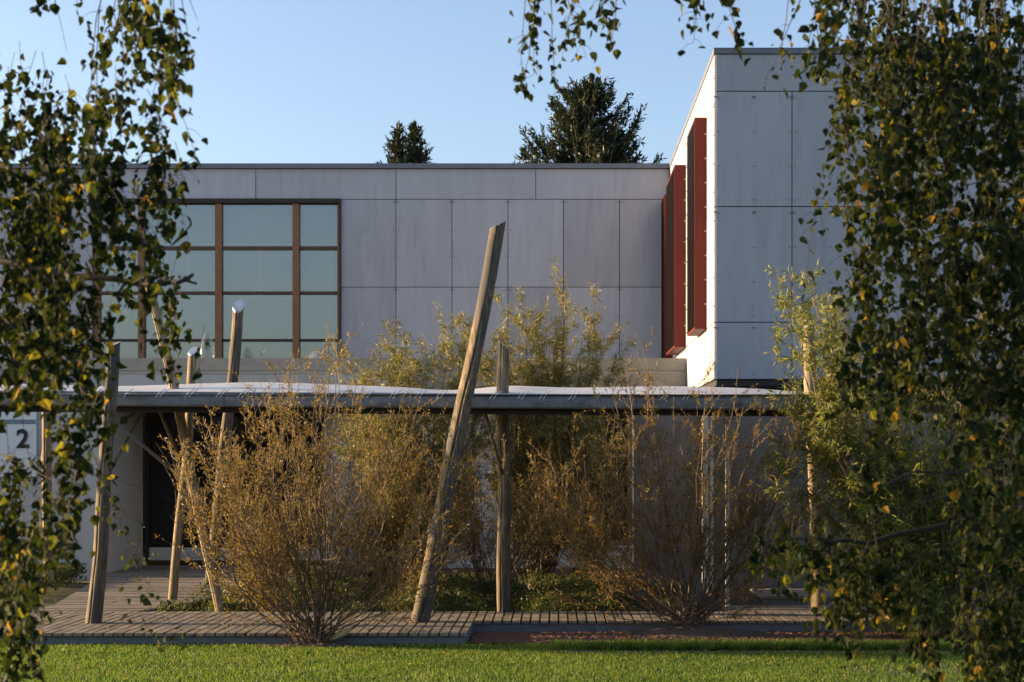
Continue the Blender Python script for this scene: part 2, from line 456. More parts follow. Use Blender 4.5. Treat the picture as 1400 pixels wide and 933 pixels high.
b = MB()
xl = lambda y: -6.98 - max(0, (y - 20.3)) * .18
xr = lambda y: X(186, 19.4) + .0 + (y - D_BACK) * .30
boards_x(b, xl, xr, D_BACK + .01, 28.0, Z_DECK - .04, Z_DECK - .004, seed=4)
tag(b.build('entrance_path', M['deck_across']), kind='structure')
b = MB()
boards_x(b, lambda y: 2.86, lambda y: 9.0, 20.3, 21.62, .235, .27, seed=5)
st = b.build('wooden_step', M['deck_across'])
tag(st, 'low wooden step of long planks in front of the right garden wall', 'step')
b = MB(); b.box(2.88, 8.98, 20.33, 20.36, .0, .225); b.build('riser', M['concrete_blue'], st)
b = MB(); boards_x(b, lambda y: 2.3, lambda y: 9.0, D_BACK + .01, 20.3, Z_DECK - .04, Z_DECK - .002, seed=6)
tag(b.build('terrace_path', M['deck_across']), kind='structure')

# ------------------------------------------------------------------ the building
D_MAIN, D_WING, D_PAR = 33.56, 24.10, 29.20
ZT = 8.84                                    # top of walls under the coping
XW = X(978, D_WING)                          # the wing's left face
bld = empty('building', (0, 34, 0), 'L-shaped two-storey building clad in grey cement panels with a tall projecting right wing', 'building')


def each(name, boxes, m, parent):
    for bx in boxes:
        b_ = MB(); b_.box(*bx); b_.build(name, m, parent)


def rects(mb, y, rows, seed, t=.025, gap=.008, axis='y'):
    rg = random.Random(seed)
    for z0, z1, cuts in rows:
        for a, c in zip(cuts[:-1], cuts[1:]):
            if c - a < .05: continue
            tt = rg.random()
            if axis == 'y': mb.box(a + gap, c - gap, y - t, y, z0 + gap, z1 - gap, tt)
            else: mb.box(y - t, y, a + gap, c - gap, z0 + gap, z1 - gap, tt)


mx_ = lambda p: X(p, D_MAIN); mz = lambda p: Z(p, D_MAIN)
WX0, WX1, WZ0, WZ1 = mx_(127), mx_(466), mz(492), mz(273)
# wall behind the panels, with the window opening left free
b = MB()
b.box(-17, XW + .5, D_MAIN + .01, D_MAIN + .3, WZ1, ZT)
b.box(-17, WX0, D_MAIN + .01, D_MAIN + .3, 3.6, WZ1)
b.box(WX1, XW + .5, D_MAIN + .01, D_MAIN + .3, 3.6, WZ1)
b.box(WX0, WX1, D_MAIN + .01, D_MAIN + .3, 3.6, WZ0)
b.build('wall_backing', M['panel_dark'], bld)
b = MB()
top = [-17, mx_(-32), mx_(159), mx_(350), mx_(541.5), mx_(732.5), XW - .03]
low = [WX1, mx_(541.5), mx_(618), mx_(694.5), mx_(770.5), mx_(847), XW - .03]
lft = [-17, mx_(-96), mx_(-20), mx_(57), WX0]
rects(b, D_MAIN, [(mz(273), ZT, top), (mz(393), mz(273), low), (3.7, mz(393), low), (mz(393), mz(273), lft), (3.7, mz(393), lft)], 11)
clad = b


def fixing(mb, x, y, z, axis='y', r_=.017, h=.014):
    if axis == 'y': mb.tube([(x, y, z), (x, y - h, z)], [r_, r_], 6)
    else: mb.tube([(y, x, z), (y - h, x, z)], [r_, r_], 6)


b = clad; b.mi = 1
yf = D_MAIN - .025
for cuts, (z0, z1) in ((low, (mz(393), mz(273))), (low, (mz(510), mz(393))), (lft, (mz(393), mz(273)))):
    for a, c in zip(cuts[:-1], cuts[1:]):
        for xx in (a + .06, (a + c) / 2, c - .06):
            for z in (z1 - .07, (z0 + z1) / 2 + .3, (z0 + z1) / 2 - .3): fixing(b, xx, yf, z, r_=.013)
        b.box(a - .03, a + .03, yf - .012, yf - .001, z1 - .06, z1 - .035)
b.build('wall_cladding', [M['panel'], M['fix']], bld)
b = MB(); b.box(-17, XW - .032, D_MAIN - .10, D_MAIN + .4, ZT + .003, ZT + .11); b.build('coping', M['steel'], bld)
b = MB(); b.box(-17, XW, D_MAIN + .31, 48, ZT - .5, ZT - .2); b.box(-17, -16.7, D_MAIN + .31, 48, 0, ZT - .55); b.box(-17, 14, 47.7, 48, 0, ZT - .55)
b.build('roof', M['concrete'], bld)

# the large window of the upper storey
win = MB()
fy0, fy1 = D_MAIN + .02, D_MAIN + .14
for p0, p1 in ((188.5, 197), (294, 303), (400, 409)): win.box(mx_(p0), mx_(p1), fy0 - .03, fy1, WZ0 + .02, WZ1 - .09)
win.box(WX0 + .005, mx_(136), fy0, fy1, WZ0 + .02, WZ1 - .09)
win.box(mx_(461), WX1 - .03, fy0, fy1, WZ0 + .02, WZ1 - .09)
wo = win.build('window', M['frame_wood'], bld)
xs_ = [(136, 188.5), (197, 294), (303, 400), (409, 461)]
each('transom', [(mx_(a) + .003, mx_(c) - .003, fy0 + .01, fy1 - .01, mz(p1), mz(p0)) for a, c in xs_ for p0, p1 in ((337.5, 341.5), (398.5, 402))], M['frame_mid'], wo)
each('rail', [(mx_(a) + .003, mx_(c) - .003, fy0 + .02, fy0 + .05, mz(467), mz(463.5)) for a, c in xs_], M['frame_dark'], wo)
b = MB()
b.box(WX0 - .01, WX1 + .012, D_MAIN - .07, fy1, WZ1 - .085, WZ1 + .012)
b.box(WX1 - .028, WX1 + .013, D_MAIN - .07, fy1, WZ0, WZ1 - .087)
b.build('dark_surround', M['frame_dark'], wo)
b = MB(); b.box(WX0, WX1, D_MAIN - .08, fy1, WZ0 - .04, WZ0 + .018); b.build('sill', M['steel'], wo)
each('pane', [(mx_(a) + .003, mx_(c) - .003, fy1 - .05, fy1 - .042, mz(p1), mz(p0)) for a, c in xs_ for p0, p1 in ((279, 336), (342, 398), (403, 490))], M['glass'], wo)
# the room behind it: pale rear wall with a band of inner windows, floor, ceiling
b = MB()
RY = D_MAIN + .95
b.box(WX0 - 1, WX1 + 1, RY, RY + .1, 4.1, ZT - .52)
b.box(WX0 - 1, WX1 + 1, D_MAIN + .32, RY, 4.0, 4.09); b.box(WX0 - 1, WX1 + 1, D_MAIN + .32, RY, ZT - .6, ZT - .52)
b.build('room_wall', M['interior'], bld)
b = MB()
zi0, zi1 = 6.05, 7.15
for k in range(9):
    xx = WX0 - .6 + k * .84
    b.box(xx, xx + .09, RY - .05, RY - .002, zi0, zi1)
b.box(WX0 - 1, WX1 + 1, RY - .05, RY - .003, zi1 + .003, zi1 + .12); b.box(WX0 - 1, WX1 + 1, RY - .05, RY - .003, zi0 - .12, zi0 - .003)
b.build('inner_window_frame', M['white_steel'], bld)
each('inner_door_post', [(WX0 - .2 + k * 1.68, WX0 + .06 + k * 1.68, RY - .04, RY - .004, zi0 + .002, zi1 - .06) for k in range(5)], M['steel'], bld)

# the right wing
wz = lambda p: Z(p, D_WING); wx = lambda p: X(p, D_WING)
WB = wz(519)
b = MB(); b.box(XW + .02, 13, D_WING + .02, 40, WB + .01, ZT)
b.build('wing_core', M['panel_dark'], bld)
b = MB()
c1 = [XW, wx(1082.5), wx(1187), wx(1291), wx(1395), wx(1500), 13]
rects(b, D_WING, [(wz(125.5), ZT, [XW, wx(1187), wx(1395), 13]), (wz(283), wz(125.5), c1), (wz(441), wz(283), c1), (WB, wz(441), c1)], 21)
b.mi = 1
for (z1, z0) in ((wz(125.5), wz(283)), (wz(283), wz(441)), (wz(441), WB)):
    for a, c in zip(c1[:-1], c1[1:]):
        for xx in (a + .045, (a + c) / 2, c - .045):
            for q in ((.06, .35, .65, .94) if z1 - z0 > 1.5 else (.1, .9)): fixing(b, xx, D_WING - .025, z1 + (z0 - z1) * q, r_=.011)
        b.box(a - .03, a + .03, D_WING - .037, D_WING - .026, z1 - .10, z1 - .08); b.box((a + c) / 2 - .03, (a + c) / 2 + .03, D_WING - .037, D_WING - .026, z1 - .10, z1 - .08)
b.build('wing_cladding', [M['panel'], M['fix']], bld)
# its left face, in the sun
BOX = [(25.32, 26.80, 949.5, 4.43), (29.38, 31.62, 922.0, 4.43), (32.72, 33.52, 907.5, 4.43)]
b = MB()
ycut = [D_WING + .001, 25.30, 26.82, 29.2, 29.36, 31.64, D_MAIN + .3]
rects(b, XW + .004, [(wz(141), ZT, [D_WING + .001, 29.2, D_MAIN + .3]), (wz(283), wz(141), ycut), (4.43, wz(283), ycut), (WB, 4.43, ycut)], 22, t=.02, axis='x')
b.mi = 1
for yy in (D_WING + .05, 25.25, 26.70, 29.15, 29.3, 31.7):
    for k in range(9): fixing(b, yy, XW - .016, 4.7 + k * .47, 'x', .014, .014)
b.build('wing_side_cladding', [M['panel'], M['fix']], bld)
ZB1 = 8.09
for i, (y0, y1, p, z0) in enumerate(BOX):
    x0 = X(p, y0)
    b = MB()
    b.box(x0 + .004, XW - .017, y0, y0 + .04, z0, ZB1)                      # front sheet
    b.box(x0 + .004, XW - .017, y1 - .04, y1, z0, ZB1)
    b.box(x0 + .004, XW - .017, y0 + .04, y1 - .04, ZB1 - .04, ZB1)
    b.box(x0 + .004, XW - .017, y0 + .04, y1 - .04, z0, z0 + .04)
    b.mi = 1
    for k in range(1, 9): b.box(XW - .05, XW - .02, y0 - .008, y0 - .001, z0 + k * .42, z0 + k * .42 + .02)
    bw = b.build('red_bay_window', [M['red'], M['white_steel']], bld)
    b = MB(); b.box(x0, x0 + .02, y0 + .06, y1 - .042, z0 + .05, ZB1 - .05); b.build('pane', M['bay_side'], bw)  # near-black matt sheet closing the bay's side
b = MB(); b.box(XW - .03, 13.03, D_WING - .05, D_WING + .3, ZT + .003, ZT + .10); b.box(XW - .03, XW + .3, D_WING + .302, D_MAIN + .4, ZT + .003, ZT + .10)
b.build('coping', M['steel'], bld)
b = MB(); b.box(XW + .3, 13, D_WING + .3, 40, ZT - .3, ZT - .1); b.build('roof', M['concrete'], bld)
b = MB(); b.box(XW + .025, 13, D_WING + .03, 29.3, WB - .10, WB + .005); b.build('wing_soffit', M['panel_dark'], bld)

# ground floor: parapet, wall, window under the terrace
b = MB()
b.box(-17, XW - .03, D_PAR, D_MAIN, 3.62, 3.9)
b.box(-17, XW - .03, D_PAR, D_PAR + .22, Z(507, D_PAR), Z(490, D_PAR))
b.build('terrace_parapet', M['concrete'], bld)
b = MB(); b.box(-17, XW - .032, D_PAR + .04, D_PAR + .2, 3.2, Z(507, D_PAR) - .004); b.build('terrace_fascia', M['render'], bld)
GX0, GX1 = X(698, 29.3), X(864, 29.3)
GZ0, GZ1 = Z(746, 29.3), 3.12
b = MB()
b.box(-4.45, GX0, 29.3, 29.55, 0, 3.3)
b.box(GX1, 13, 29.3, 29.55, 0, 3.45)
b.box(GX0, GX1, 29.3, 29.55, 0, GZ0)
b.box(-4.45, -4.2, 28.02, 29.3, 0, 3.3)
b.build('ground_floor_wall', M['render'], bld)
gw = MB()
for p in (698, 746, 788, 858): gw.box(X(p, 29.3), X(p + 6, 29.3), 29.33, 29.45, GZ0, GZ1)
w2 = gw.build('window', M['frame_wood'], bld)
each('transom', [(X(a, 29.3) + .002, X(c, 29.3) - .002, 29.34, 29.44, Z(q + 5, 29.3), Z(q, 29.3)) for a, c in ((704, 746), (752, 788), (794, 858)) for q in (621, 711, 740)], M['frame_wood'], w2)
b = MB(); b.box(GX0 + .02, GX1 - .02, 29.46, 29.475, GZ0, GZ1); b.build('pane', M['dark_glass'], w2)
b = MB(); b.box(GX0 - .03, GX1 + .03, 29.25, 29.36, GZ0 - .05, GZ0 - .003); b.build('sill', M['white_steel'], w2)

# entrance block on the left with its recess
EB = 26.0
XE = X(145, EB)
ZE0, ZE1 = 3.28, Z(513, EB)
b = MB(); b.box(-17, X(500, EB), EB - .05, D_PAR - .002, ZE0, ZE1); b.build('entrance_roof', M['render'], bld)
b = MB(); b.box(-17, XE, EB, EB + .25, 0, ZE0 - .003); b.box(XE - .25, XE, EB + .25, 28.3, 0, ZE0 - .003); b.build('entrance_wall', M['render'], bld)
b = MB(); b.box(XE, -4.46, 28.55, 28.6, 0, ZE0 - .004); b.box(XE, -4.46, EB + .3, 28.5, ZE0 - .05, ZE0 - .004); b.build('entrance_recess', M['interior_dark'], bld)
door = MB()
xd = [XE + .05, XE + .62, XE + 1.22, XE + 1.85, XE + 2.5, -4.52]
for x_ in xd: door.box(x_, x_ + .07, 28.3, 28.38, .2, 3.0)
for a, c in zip(xd[:-1], xd[1:]): door.box(a + .072, c - .002, 28.31, 28.37, 2.2, 2.28)
do = door.build('entrance_door', M['frame_dark'], bld)
each('pane', [(a + .072, c - .002, 28.335, 28.345, z0, z1) for a, c in zip(xd[:-1], xd[1:]) for z0, z1 in ((.47, 2.198), (2.282, 3.0))], M['dark_glass'], do)
each('kick_plate', [(a + .075, c - .005, 28.32, 28.36, .22, .465) for a, c in zip(xd[:-1], xd[1:])], M['white_steel'], do)
b = MB(); b.bar((XE + 1.15, 28.26, .95), (XE + 1.15, 28.26, 1.5), .03, .03); b.build('handle', M['fix'], do)

# entrance sign
sx0, sx1, sz0, sz1 = X(-30, EB), X(51, EB), Z(652, EB), Z(563, EB)
sg = empty('house_number_sign', ((sx0 + sx1) / 2, EB - .02, sz0), 'white sign board with a black number 2 and blue-grey stripe on the left wall', 'sign')
b = MB(); b.box(sx0, sx1, EB - .06, EB - .012, sz0, sz1); b.build('board', M['white'], sg)
b = MB(); b.box(sx0 + .01, sx1 - .01, EB - .068, EB - .063, Z(580, EB), Z(574, EB)); b.build('stripe', M['blue'], sg)
cu = bpy.data.curves.new('numeral', 'FONT')
cu.body = '2'; cu.size = .455; cu.extrude = .006; cu.offset = .012; cu.align_x = 'CENTER'
cu.materials.append(M['black'])
tmp = bpy.data.objects.new('numeral_outline', cu)
COL.objects.link(tmp)
bpy.context.view_layer.update()
me = bpy.data.meshes.new_from_object(tmp.evaluated_get(bpy.context.evaluated_depsgraph_get()))
bpy.data.objects.remove(tmp)
no_ = bpy.data.objects.new('numeral', me)
COL.objects.link(no_)
no_.parent = sg
no_.location = (X(33, EB) - (sx0 + sx1) / 2, -.05, Z(612, EB) - sz0)
no_.rotation_euler = (PI / 2, 0, 0)

# garden wall on the right, below the canopy
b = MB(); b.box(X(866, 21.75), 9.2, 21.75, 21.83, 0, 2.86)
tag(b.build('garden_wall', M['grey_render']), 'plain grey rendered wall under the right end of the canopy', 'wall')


# steel posts
def steel_post(px, d, z0, z1, w, dbl, label):
    x = X(px, d)
    e = empty('steel_post', (x, d, z0), label, 'post', 'slim pale steel posts under the wing')
    b = MB(); b.box(x - w / 2, x + w / 2, d - w / 2, d + w / 2, z0 + .012, z1)
    if dbl: b.box(x + w / 2 + .035, x + w / 2 + .075, d - w / 2, d + w / 2, z0 + .012, z1)
    b.build('shaft', M['white_steel'], e)
    b = MB(); b.box(x - w, x + w + (.08 if dbl else 0), d - w, d + w, z0, z0 + .011); b.build('base_plate', M['fix'], e)


steel_post(964, 21.2, .27, 2.9, .085, True, 'slim pale double steel post behind the bare right shrub')
steel_post(994.5, 19.9, .15, 2.86, .05, False, 'thinnest pale steel post, just right of the double post')


# rooflight dome on the terrace roof; the narrow one models a reflected globe
def dome(px, d, r_, ztop, z0, label):
    x = X(px, d)
    e = empty('rooflight_dome', (x, d, 3.9), label, 'skylight', 'rooflight domes on the terrace')
    b = MB(); b.tube([(x, d, 3.9), (x, d, z0)], [r_ * 1.05] * 2, 24); b.build('curb', M['fix'], e)
    h = ztop - z0
    a = np.linspace(0, PI / 2 * .97, 8)
    b = MB(); b.tube([(x, d, z0 + .002 + math.sin(q) * h) for q in a], [r_ * math.cos(q) for q in a], 28); b.build('dome', M['acrylic'], e, True)


dome(442, 31, .37, Z(476, 31), 4.18, 'low wide clear dome at the right end of the big window')
dome(283, 31.6, .17, Z(455, 31.6), 4.3, 'narrow tall clear dome standing in for a globe reflection in the big window')  # solid dome added in place of a globe mirrored in the glass

# ------------------------------------------------------------------ canopy
D_TUBE = 18.55
CX0, CX1 = -12.0, X(1150, D_TUBE)
ztube = lambda x: Z(548, D_TUBE) + (x + 3) * -.006
cn = empty('canopy', ((CX0 + CX1) / 2, D_TUBE, 2.9), 'long low canopy of white membrane laced to a grey steel edge along the boardwalk', 'canopy')
b = MB()
xx = np.linspace(CX0, CX1, 24)
for a, c in zip(np.linspace(CX0, CX1, 7)[:-1], np.linspace(CX0, CX1, 7)[1:]):      # rolled steel edge, in lengths butted end to end
    prof_ = [(-.055, -.085), (-.075, -.068), (-.078, .0), (-.07, .055), (-.045, .082), (.045, .082), (.07, .055), (.07, -.07), (.05, -.085)]
    vv_ = [(x, D_TUBE + p_, ztube(x) + q_) for x in (a + .004, c - .004) for p_, q_ in prof_]
    k_ = len(prof_)
    b.add(vv_, [(i_, (i_ + 1) % k_, k_ + (i_ + 1) % k_, k_ + i_) for i_ in range(k_)], [(0, i_ + 1, i_) for i_ in range(1, k_ - 1)] + [(k_, k_ + i_, k_ + i_ + 1) for i_ in range(1, k_ - 1)])
b.box(CX0, CX1, D_TUBE - .10, D_TUBE + .10, ztube(0) + .088, ztube(0) + .094)
b.build('front_beam', M['tube'], cn)
prof = [(px_, 529 + (py_ - 529) * (.6 if py_ < 529 else .8)) for px_, py_ in [(-60, 524), (0, 524), (60, 522), (100, 526), (150, 529), (200, 526), (300, 520), (380, 518), (440, 523), (520, 528), (590, 532), (628, 541), (645, 534), (668, 525), (700, 525), (760, 531), (830, 530), (900, 527), (960, 529), (1040, 532), (1112, 540)]]
D_CB = 20.2
b = MB(); nn, mm = 120, 14
xs2 = np.linspace(CX0 + .03, CX1 - .03, nn)
px2 = VX + xs2 * FPX / D_CB
yb = np.interp(px2, [p[0] for p in prof], [p[1] for p in prof])
yb = np.convolve(np.pad(yb, 3, mode='edge'), np.ones(7) / 7, 'valid')
zb = EYE + (VY - yb) / FPX * D_CB
t_ = np.linspace(0, 1, mm)
zf = np.array([ztube(x) + .105 for x in xs2])
vv = []
for th in (0, -.012):
    for q in t_:
        sag = -.05 * math.sin(PI * q)
        vv.append(np.stack([xs2, np.full(nn, D_TUBE + (D_CB - D_TUBE) * q), zf * (1 - q) + zb * q + sag + th], -1))
vv = np.concatenate(vv)
i1 = np.arange(mm * nn).reshape(mm, nn); i2 = i1 + mm * nn
quad = lambda I: np.stack([I[:-1, :-1], I[:-1, 1:], I[1:, 1:], I[1:, :-1]], -1).reshape(-1, 4)
sk = [np.stack([i1[0, :-1], i2[0, :-1], i2[0, 1:], i1[0, 1:]], -1), np.stack([i1[-1, 1:], i2[-1, 1:], i2[-1, :-1], i1[-1, :-1]], -1),
      np.stack([i1[:-1, 0], i1[1:, 0], i2[1:, 0], i2[:-1, 0]], -1), np.stack([i1[1:, -1], i1[:-1, -1], i2[:-1, -1], i2[1:, -1]], -1)]
b.add(vv, np.concatenate([quad(i1), quad(i2)[:, ::-1]] + sk))
mem = b.build('membrane', M['membrane'], cn, True)
b = MB(); rg = random.Random(4)
x = CX0 + .2
while x < CX1 - .2:
    for k in range(rg.choice((1, 2, 2))):
        o_ = k * .05
        b.tube([(x + o_, D_TUBE + .02, ztube(x) + .135), (x + o_ - .05, D_TUBE - .075, ztube(x) + .085), (x + o_ - .09, D_TUBE - .10, ztube(x) + .03)], .007, 4)
    x += rg.uniform(.24, .42)
tag(b.build('lacing', M['rope'], mem), kind='stuff')
b = MB()
for y_, dz in ((D_TUBE + .16, -.13), (D_TUBE + 1.2, -.05), (D_CB - .05, -.12)):
    for a, c in zip(np.linspace(CX0, CX1, 9)[:-1], np.linspace(CX0, CX1, 9)[1:]):
        q = (y_ - D_TUBE) / (D_CB - D_TUBE)
        za, zc = [float(np.interp(v, xs2, zf * (1 - q) + zb * q)) + dz - .10 for v in (a, c)]
        b = MB(); b.bar((a, y_, za), (c, y_, zc), .07, .10); b.build('beam', M['frame_dark'], cn)
BR = [((196, 560, 19.3), (152, 640, 18.5)), ((160, 580, 18.5), (242, 648, 19.9)), ((217, 560, 19.6), (248, 632, 19.9)), ((186, 564, 19.0), (158, 580, 18.5)),
      ((655, 560, 18.9), (621, 646, 18.35)), ((662, 560, 18.9), (687, 648, 19.3))]
for p, q in BR:
    b = MB(); b.tube([P(*p), P(*q)], .022, 8); b.build('brace', M['tube'] if p[0] in (160,) else M['log'], cn, True)
# ------------------------------------------------------------------ log posts
LG = 'slanting log posts that carry the canopy'


def log_post(base, top, r0, r1, cut, label, m, cap='cut', seed=0, bend=.02):
    a, c = np.array(base, float), np.array(top, float)
    e = empty('log_post', a, label, 'post', LG)
    rg = np.random.default_rng(seed)
    ax = c - a; L = np.linalg.norm(ax); ax /= L
    u = np.cross(ax, (0, 1.0, 0)); u /= np.linalg.norm(u); u *= -1 if u[0] < 0 else 1
    w = np.cross(ax, u); w *= -1 if w[1] < 0 else 1
    n, k = 72, 48
    ang = np.arange(n) * 2 * PI / n
    ph = rg.uniform(0, 6.28, 4)
    crack = -PI / 2 + rg.uniform(-.5, .35)
    knots = [(rg.uniform(.08, .95), rg.uniform(0, 6.28), rg.uniform(.008, .018)) for _ in range(9)]
    v = []
    for i in range(k):
        t = i / (k - 1)
        r = r0 + (r1 - r0) * t
        rr = r * (1 + .035 * np.sin(ang * 2 + ph[0] + t * 3) + .03 * np.sin(ang * 3 + ph[1] - 4 * t) + .02 * math.sin(t * 17 + ph[2]))
        for kt, ka, kh in knots:
            da = np.angle(np.exp(1j * (ang - ka)))
            rr = rr + kh * np.exp(-((t - kt) * L / .05) ** 2 - (da / .5) ** 2)
        dc = np.angle(np.exp(1j * (ang - crack - .12 * math.sin(t * 7 + ph[0]) - .05 * math.sin(t * 31))))
        rr = rr - .034 * np.exp(-(dc / .075) ** 2) * (.6 + .4 * math.sin(t * 11 + ph[1]))
        ctr = a + ax * L * t + u * bend * math.sin(PI * t) + u * .012 * math.sin(t * 9 + ph[3])
        ring = ctr + np.outer(rr * np.cos(ang), u) + np.outer(rr * np.sin(ang), w)
        s = (cut[0] * rr * np.cos(ang) + cut[1] * rr * np.sin(ang)) * max(0, (t - .9) / .1)
        ring = ring + np.outer(s, ax)
        v.append(ring)
    v = np.concatenate(v)
    i = np.arange(k - 1)[:, None] * n; j = np.arange(n)[None]; j2 = (j + 1) % n
    q = np.stack([i + j, i + j2, i + n + j2, i + n + j], -1).reshape(-1, 4)
    b = MB(); b.add(v, q); b.build('shaft', m, e, True)
    ring = v[-n:]; ctr = ring.mean(0)
    rb = ctr + (ring - ctr) * 1.06; th = .022 if cap == 'cap' else .008
    b = MB()
    b.add(np.vstack([rb, rb + ax * th, [ctr + ax * th]]),
          [(q_, (q_ + 1) % n, n + (q_ + 1) % n, n + q_) for q_ in range(n)], [(2 * n, n + q_, n + (q_ + 1) % n) for q_ in range(n)])
    b.build('zinc_cap' if cap == 'cap' else 'cut_end', M['cap' if cap == 'cap' else 'cut'], e)
    return e


zb_ = Z_DECK - .002
log_post(P(128, 852, 18.02), P(154.5, 472, 18.1), .098, .075, (.5, .3), 'dark slanting log at the left end, standing by the entrance path', M['log'], seed=1)
log_post(P(573, 850, 18.16), P(681, 309, 18.05), .112, .092, (.75, .1), 'tallest and longest slanting log, reaching high above the canopy', M['log'], cap='cut', seed=2)
log_post(P(689, 836, 19.35), P(688.5, 472, 19.45), .087, .080, (-.85, .15), 'only upright log, standing right of the tallest slanting one', M['log'], seed=3, bend=.0)
log_post(P(286, 800, 21.4), P(326, 420, 21.4), .082, .076, (.1, 1.2), 'log with a bright metal cap in front of the big window', M['log'], cap='cap', seed=4)
log_post(P(300, 836, 19.5), P(204, 384, 19.9), .066, .058, (-.9, .2), 'left-leaning pale log crossing its neighbour, standing at the edge of the bed', M['log_pale'], seed=5)
log_post(P(235, 820, 20.3), P(265, 482, 20.6), .064, .06, (.1, 1.0), 'pale log that crosses the left-leaning one, its top just above the canopy', M['log_pale'], cap='cap', seed=6)
log_post(P(66, 795, 21.6), P(60, 478, 22.0), .075, .07, (-.5, .4), 'leftmost short log, its top poking above the canopy', M['log_pale'], seed=7)
log_post(P(1119, 832, 19.8), P(1104, 440, 20.0), .10, .085, (-.5, .2), 'rightmost log, half hidden by willow and birch leaves', M['log_pale'], seed=8)
s_ = MB(); s_.bar(P(938, 772, 20.6), P(944, 678, 20.6), .055, .04)
tag(s_.build('wooden_stake', M['log_pale']), 'short upright wooden stake behind the bare right shrub', 'stake')
s_ = MB(); a_, c_ = P(452, 875, 16.86), P(476, 862.5, 16.82)
s_.tube([a_, a_ * .5 + c_ * .5, c_], [.036, .038, .036], 14)
sb = tag(s_.build('cut_stump', M['bamboo'], None, True), 'short pale cut branch end at the foot of the russet shrub', 'stump')


# ------------------------------------------------------------------ shrubs
def curve(a, c, k, bow, rg, wob=.02):
    t = np.linspace(0, 1, k)[:, None]
    p = a * (1 - t) + c * t + np.sin(PI * t) * bow
    p[1:-1] += rg.normal(0, wob, (k - 2, 3))
    return p


def shrub(name, label, base, tips, d_spread, leaf, stem, seed, stems=40, side=11, twl=(.35, .75), leaf_len=(.04, .075), leaf_w=.012, per_twig=14,
          r_stem=.013, jitter=26, sub=3, leaf_from=.2, droop=0.0, group='shrubs along the boardwalk', foot=.09, bowk=.16, up=.35):
    rg = np.random.default_rng(seed)
    base = np.array(base, float)
    e = empty(name, base, label, 'shrub', group)
    W, Lf = MB(), MB()
    lp, ld = [], []

    def leafs(path, cnt, t0):
        k = len(path)
        t = rg.uniform(t0, 1, cnt) * (k - 1)
        i = np.minimum(t.astype(int), k - 2); f = (t - i)[:, None]
        p = path[i] * (1 - f) + path[i + 1] * f
        d = path[i + 1] - path[i]; d = d / (np.linalg.norm(d, axis=1)[:, None] + 1e-9)
        lp.append(p); ld.append(d * .7 + rg.normal(0, .55, (cnt, 3)) + np.array((0, 0, -droop)))

    for s_i in range(stems):
        tx, ty = tips[rg.integers(len(tips))]
        tx += rg.normal(0, jitter); ty += abs(rg.normal(0, jitter * 1.6))
        dd = base[1] + rg.normal(0, d_spread)
        dd = max(dd, base[1] - 1.1 * d_spread)
        tip = P(tx, ty, dd)
        f = base + np.array((rg.normal(0, foot), rg.normal(0, foot * .6), 0))
        if tip[2] < base[2] + .4: tip[2] = base[2] + .4
        L = np.linalg.norm(tip - f)
        side_v = tip - f; side_v[2] = 0
        bow = side_v * rg.uniform(-.02, bowk) + np.array((0, 0, -.10 * np.linalg.norm(side_v)))
        path = curve(f, tip, 9, bow, rg, .021 * L / 2)
        r0 = r_stem * rg.uniform(.6, 1.25) * (L / 3) ** .6
        W.tube(path, np.linspace(r0, .0022, 9), 5, rg.random())
        leafs(path, per_twig, .5)
        for _ in range(side):
            t = rg.uniform(leaf_from, .97); i = min(int(t * 8), 7); f2 = t * 8 - i
            p0 = path[i] * (1 - f2) + path[i + 1] * f2
            dr = path[i + 1] - path[i]; dr /= np.linalg.norm(dr)
            o = rg.normal(0, 1, 3); o -= o @ dr * dr; o /= np.linalg.norm(o)
            l = rg.uniform(*twl) * (1.1 - .55 * t)
            dv = dr * .75 + o * .6 + np.array((0, 0, up * .5)); dv /= np.linalg.norm(dv)
            tw = curve(p0, p0 + dv * l, 5, np.array((0, 0, -.04 * l)), rg, .012)
            W.tube(tw, np.linspace(.0042, .0014, 5), 3, rg.random(), cap=False)
            leafs(tw, per_twig, .1)
            for _k in range(sub):
                j = rg.integers(1, 4)
                o2 = rg.normal(0, 1, 3)
                dv2 = dv * .7 + o2 / np.linalg.norm(o2) * .7; l2 = l * rg.uniform(.25, .5)
                t2 = curve(tw[j], tw[j] + dv2 * l2, 3, np.zeros(3), rg, .008)
                W.tube(t2, (.0024, .0016, .001), 3, rg.random(), cap=False)
                leafs(t2, max(2, per_twig // 2), .1)
    W.build('stems', stem, e)
    p = np.concatenate(lp); d = np.concatenate(ld); n = len(p)
    Lf.leaves(p, d, rg.normal(0, 1, (n, 3)), rg.uniform(*leaf_len, n), leaf_w * rg.uniform(.7, 1.3, n), 'lance', np.clip(rg.normal(.45, .25, n), 0, 1))
    Lf.build('foliage', leaf, e)
    return e, n


def env(pts, extra=()): return list(pts) + list(extra)


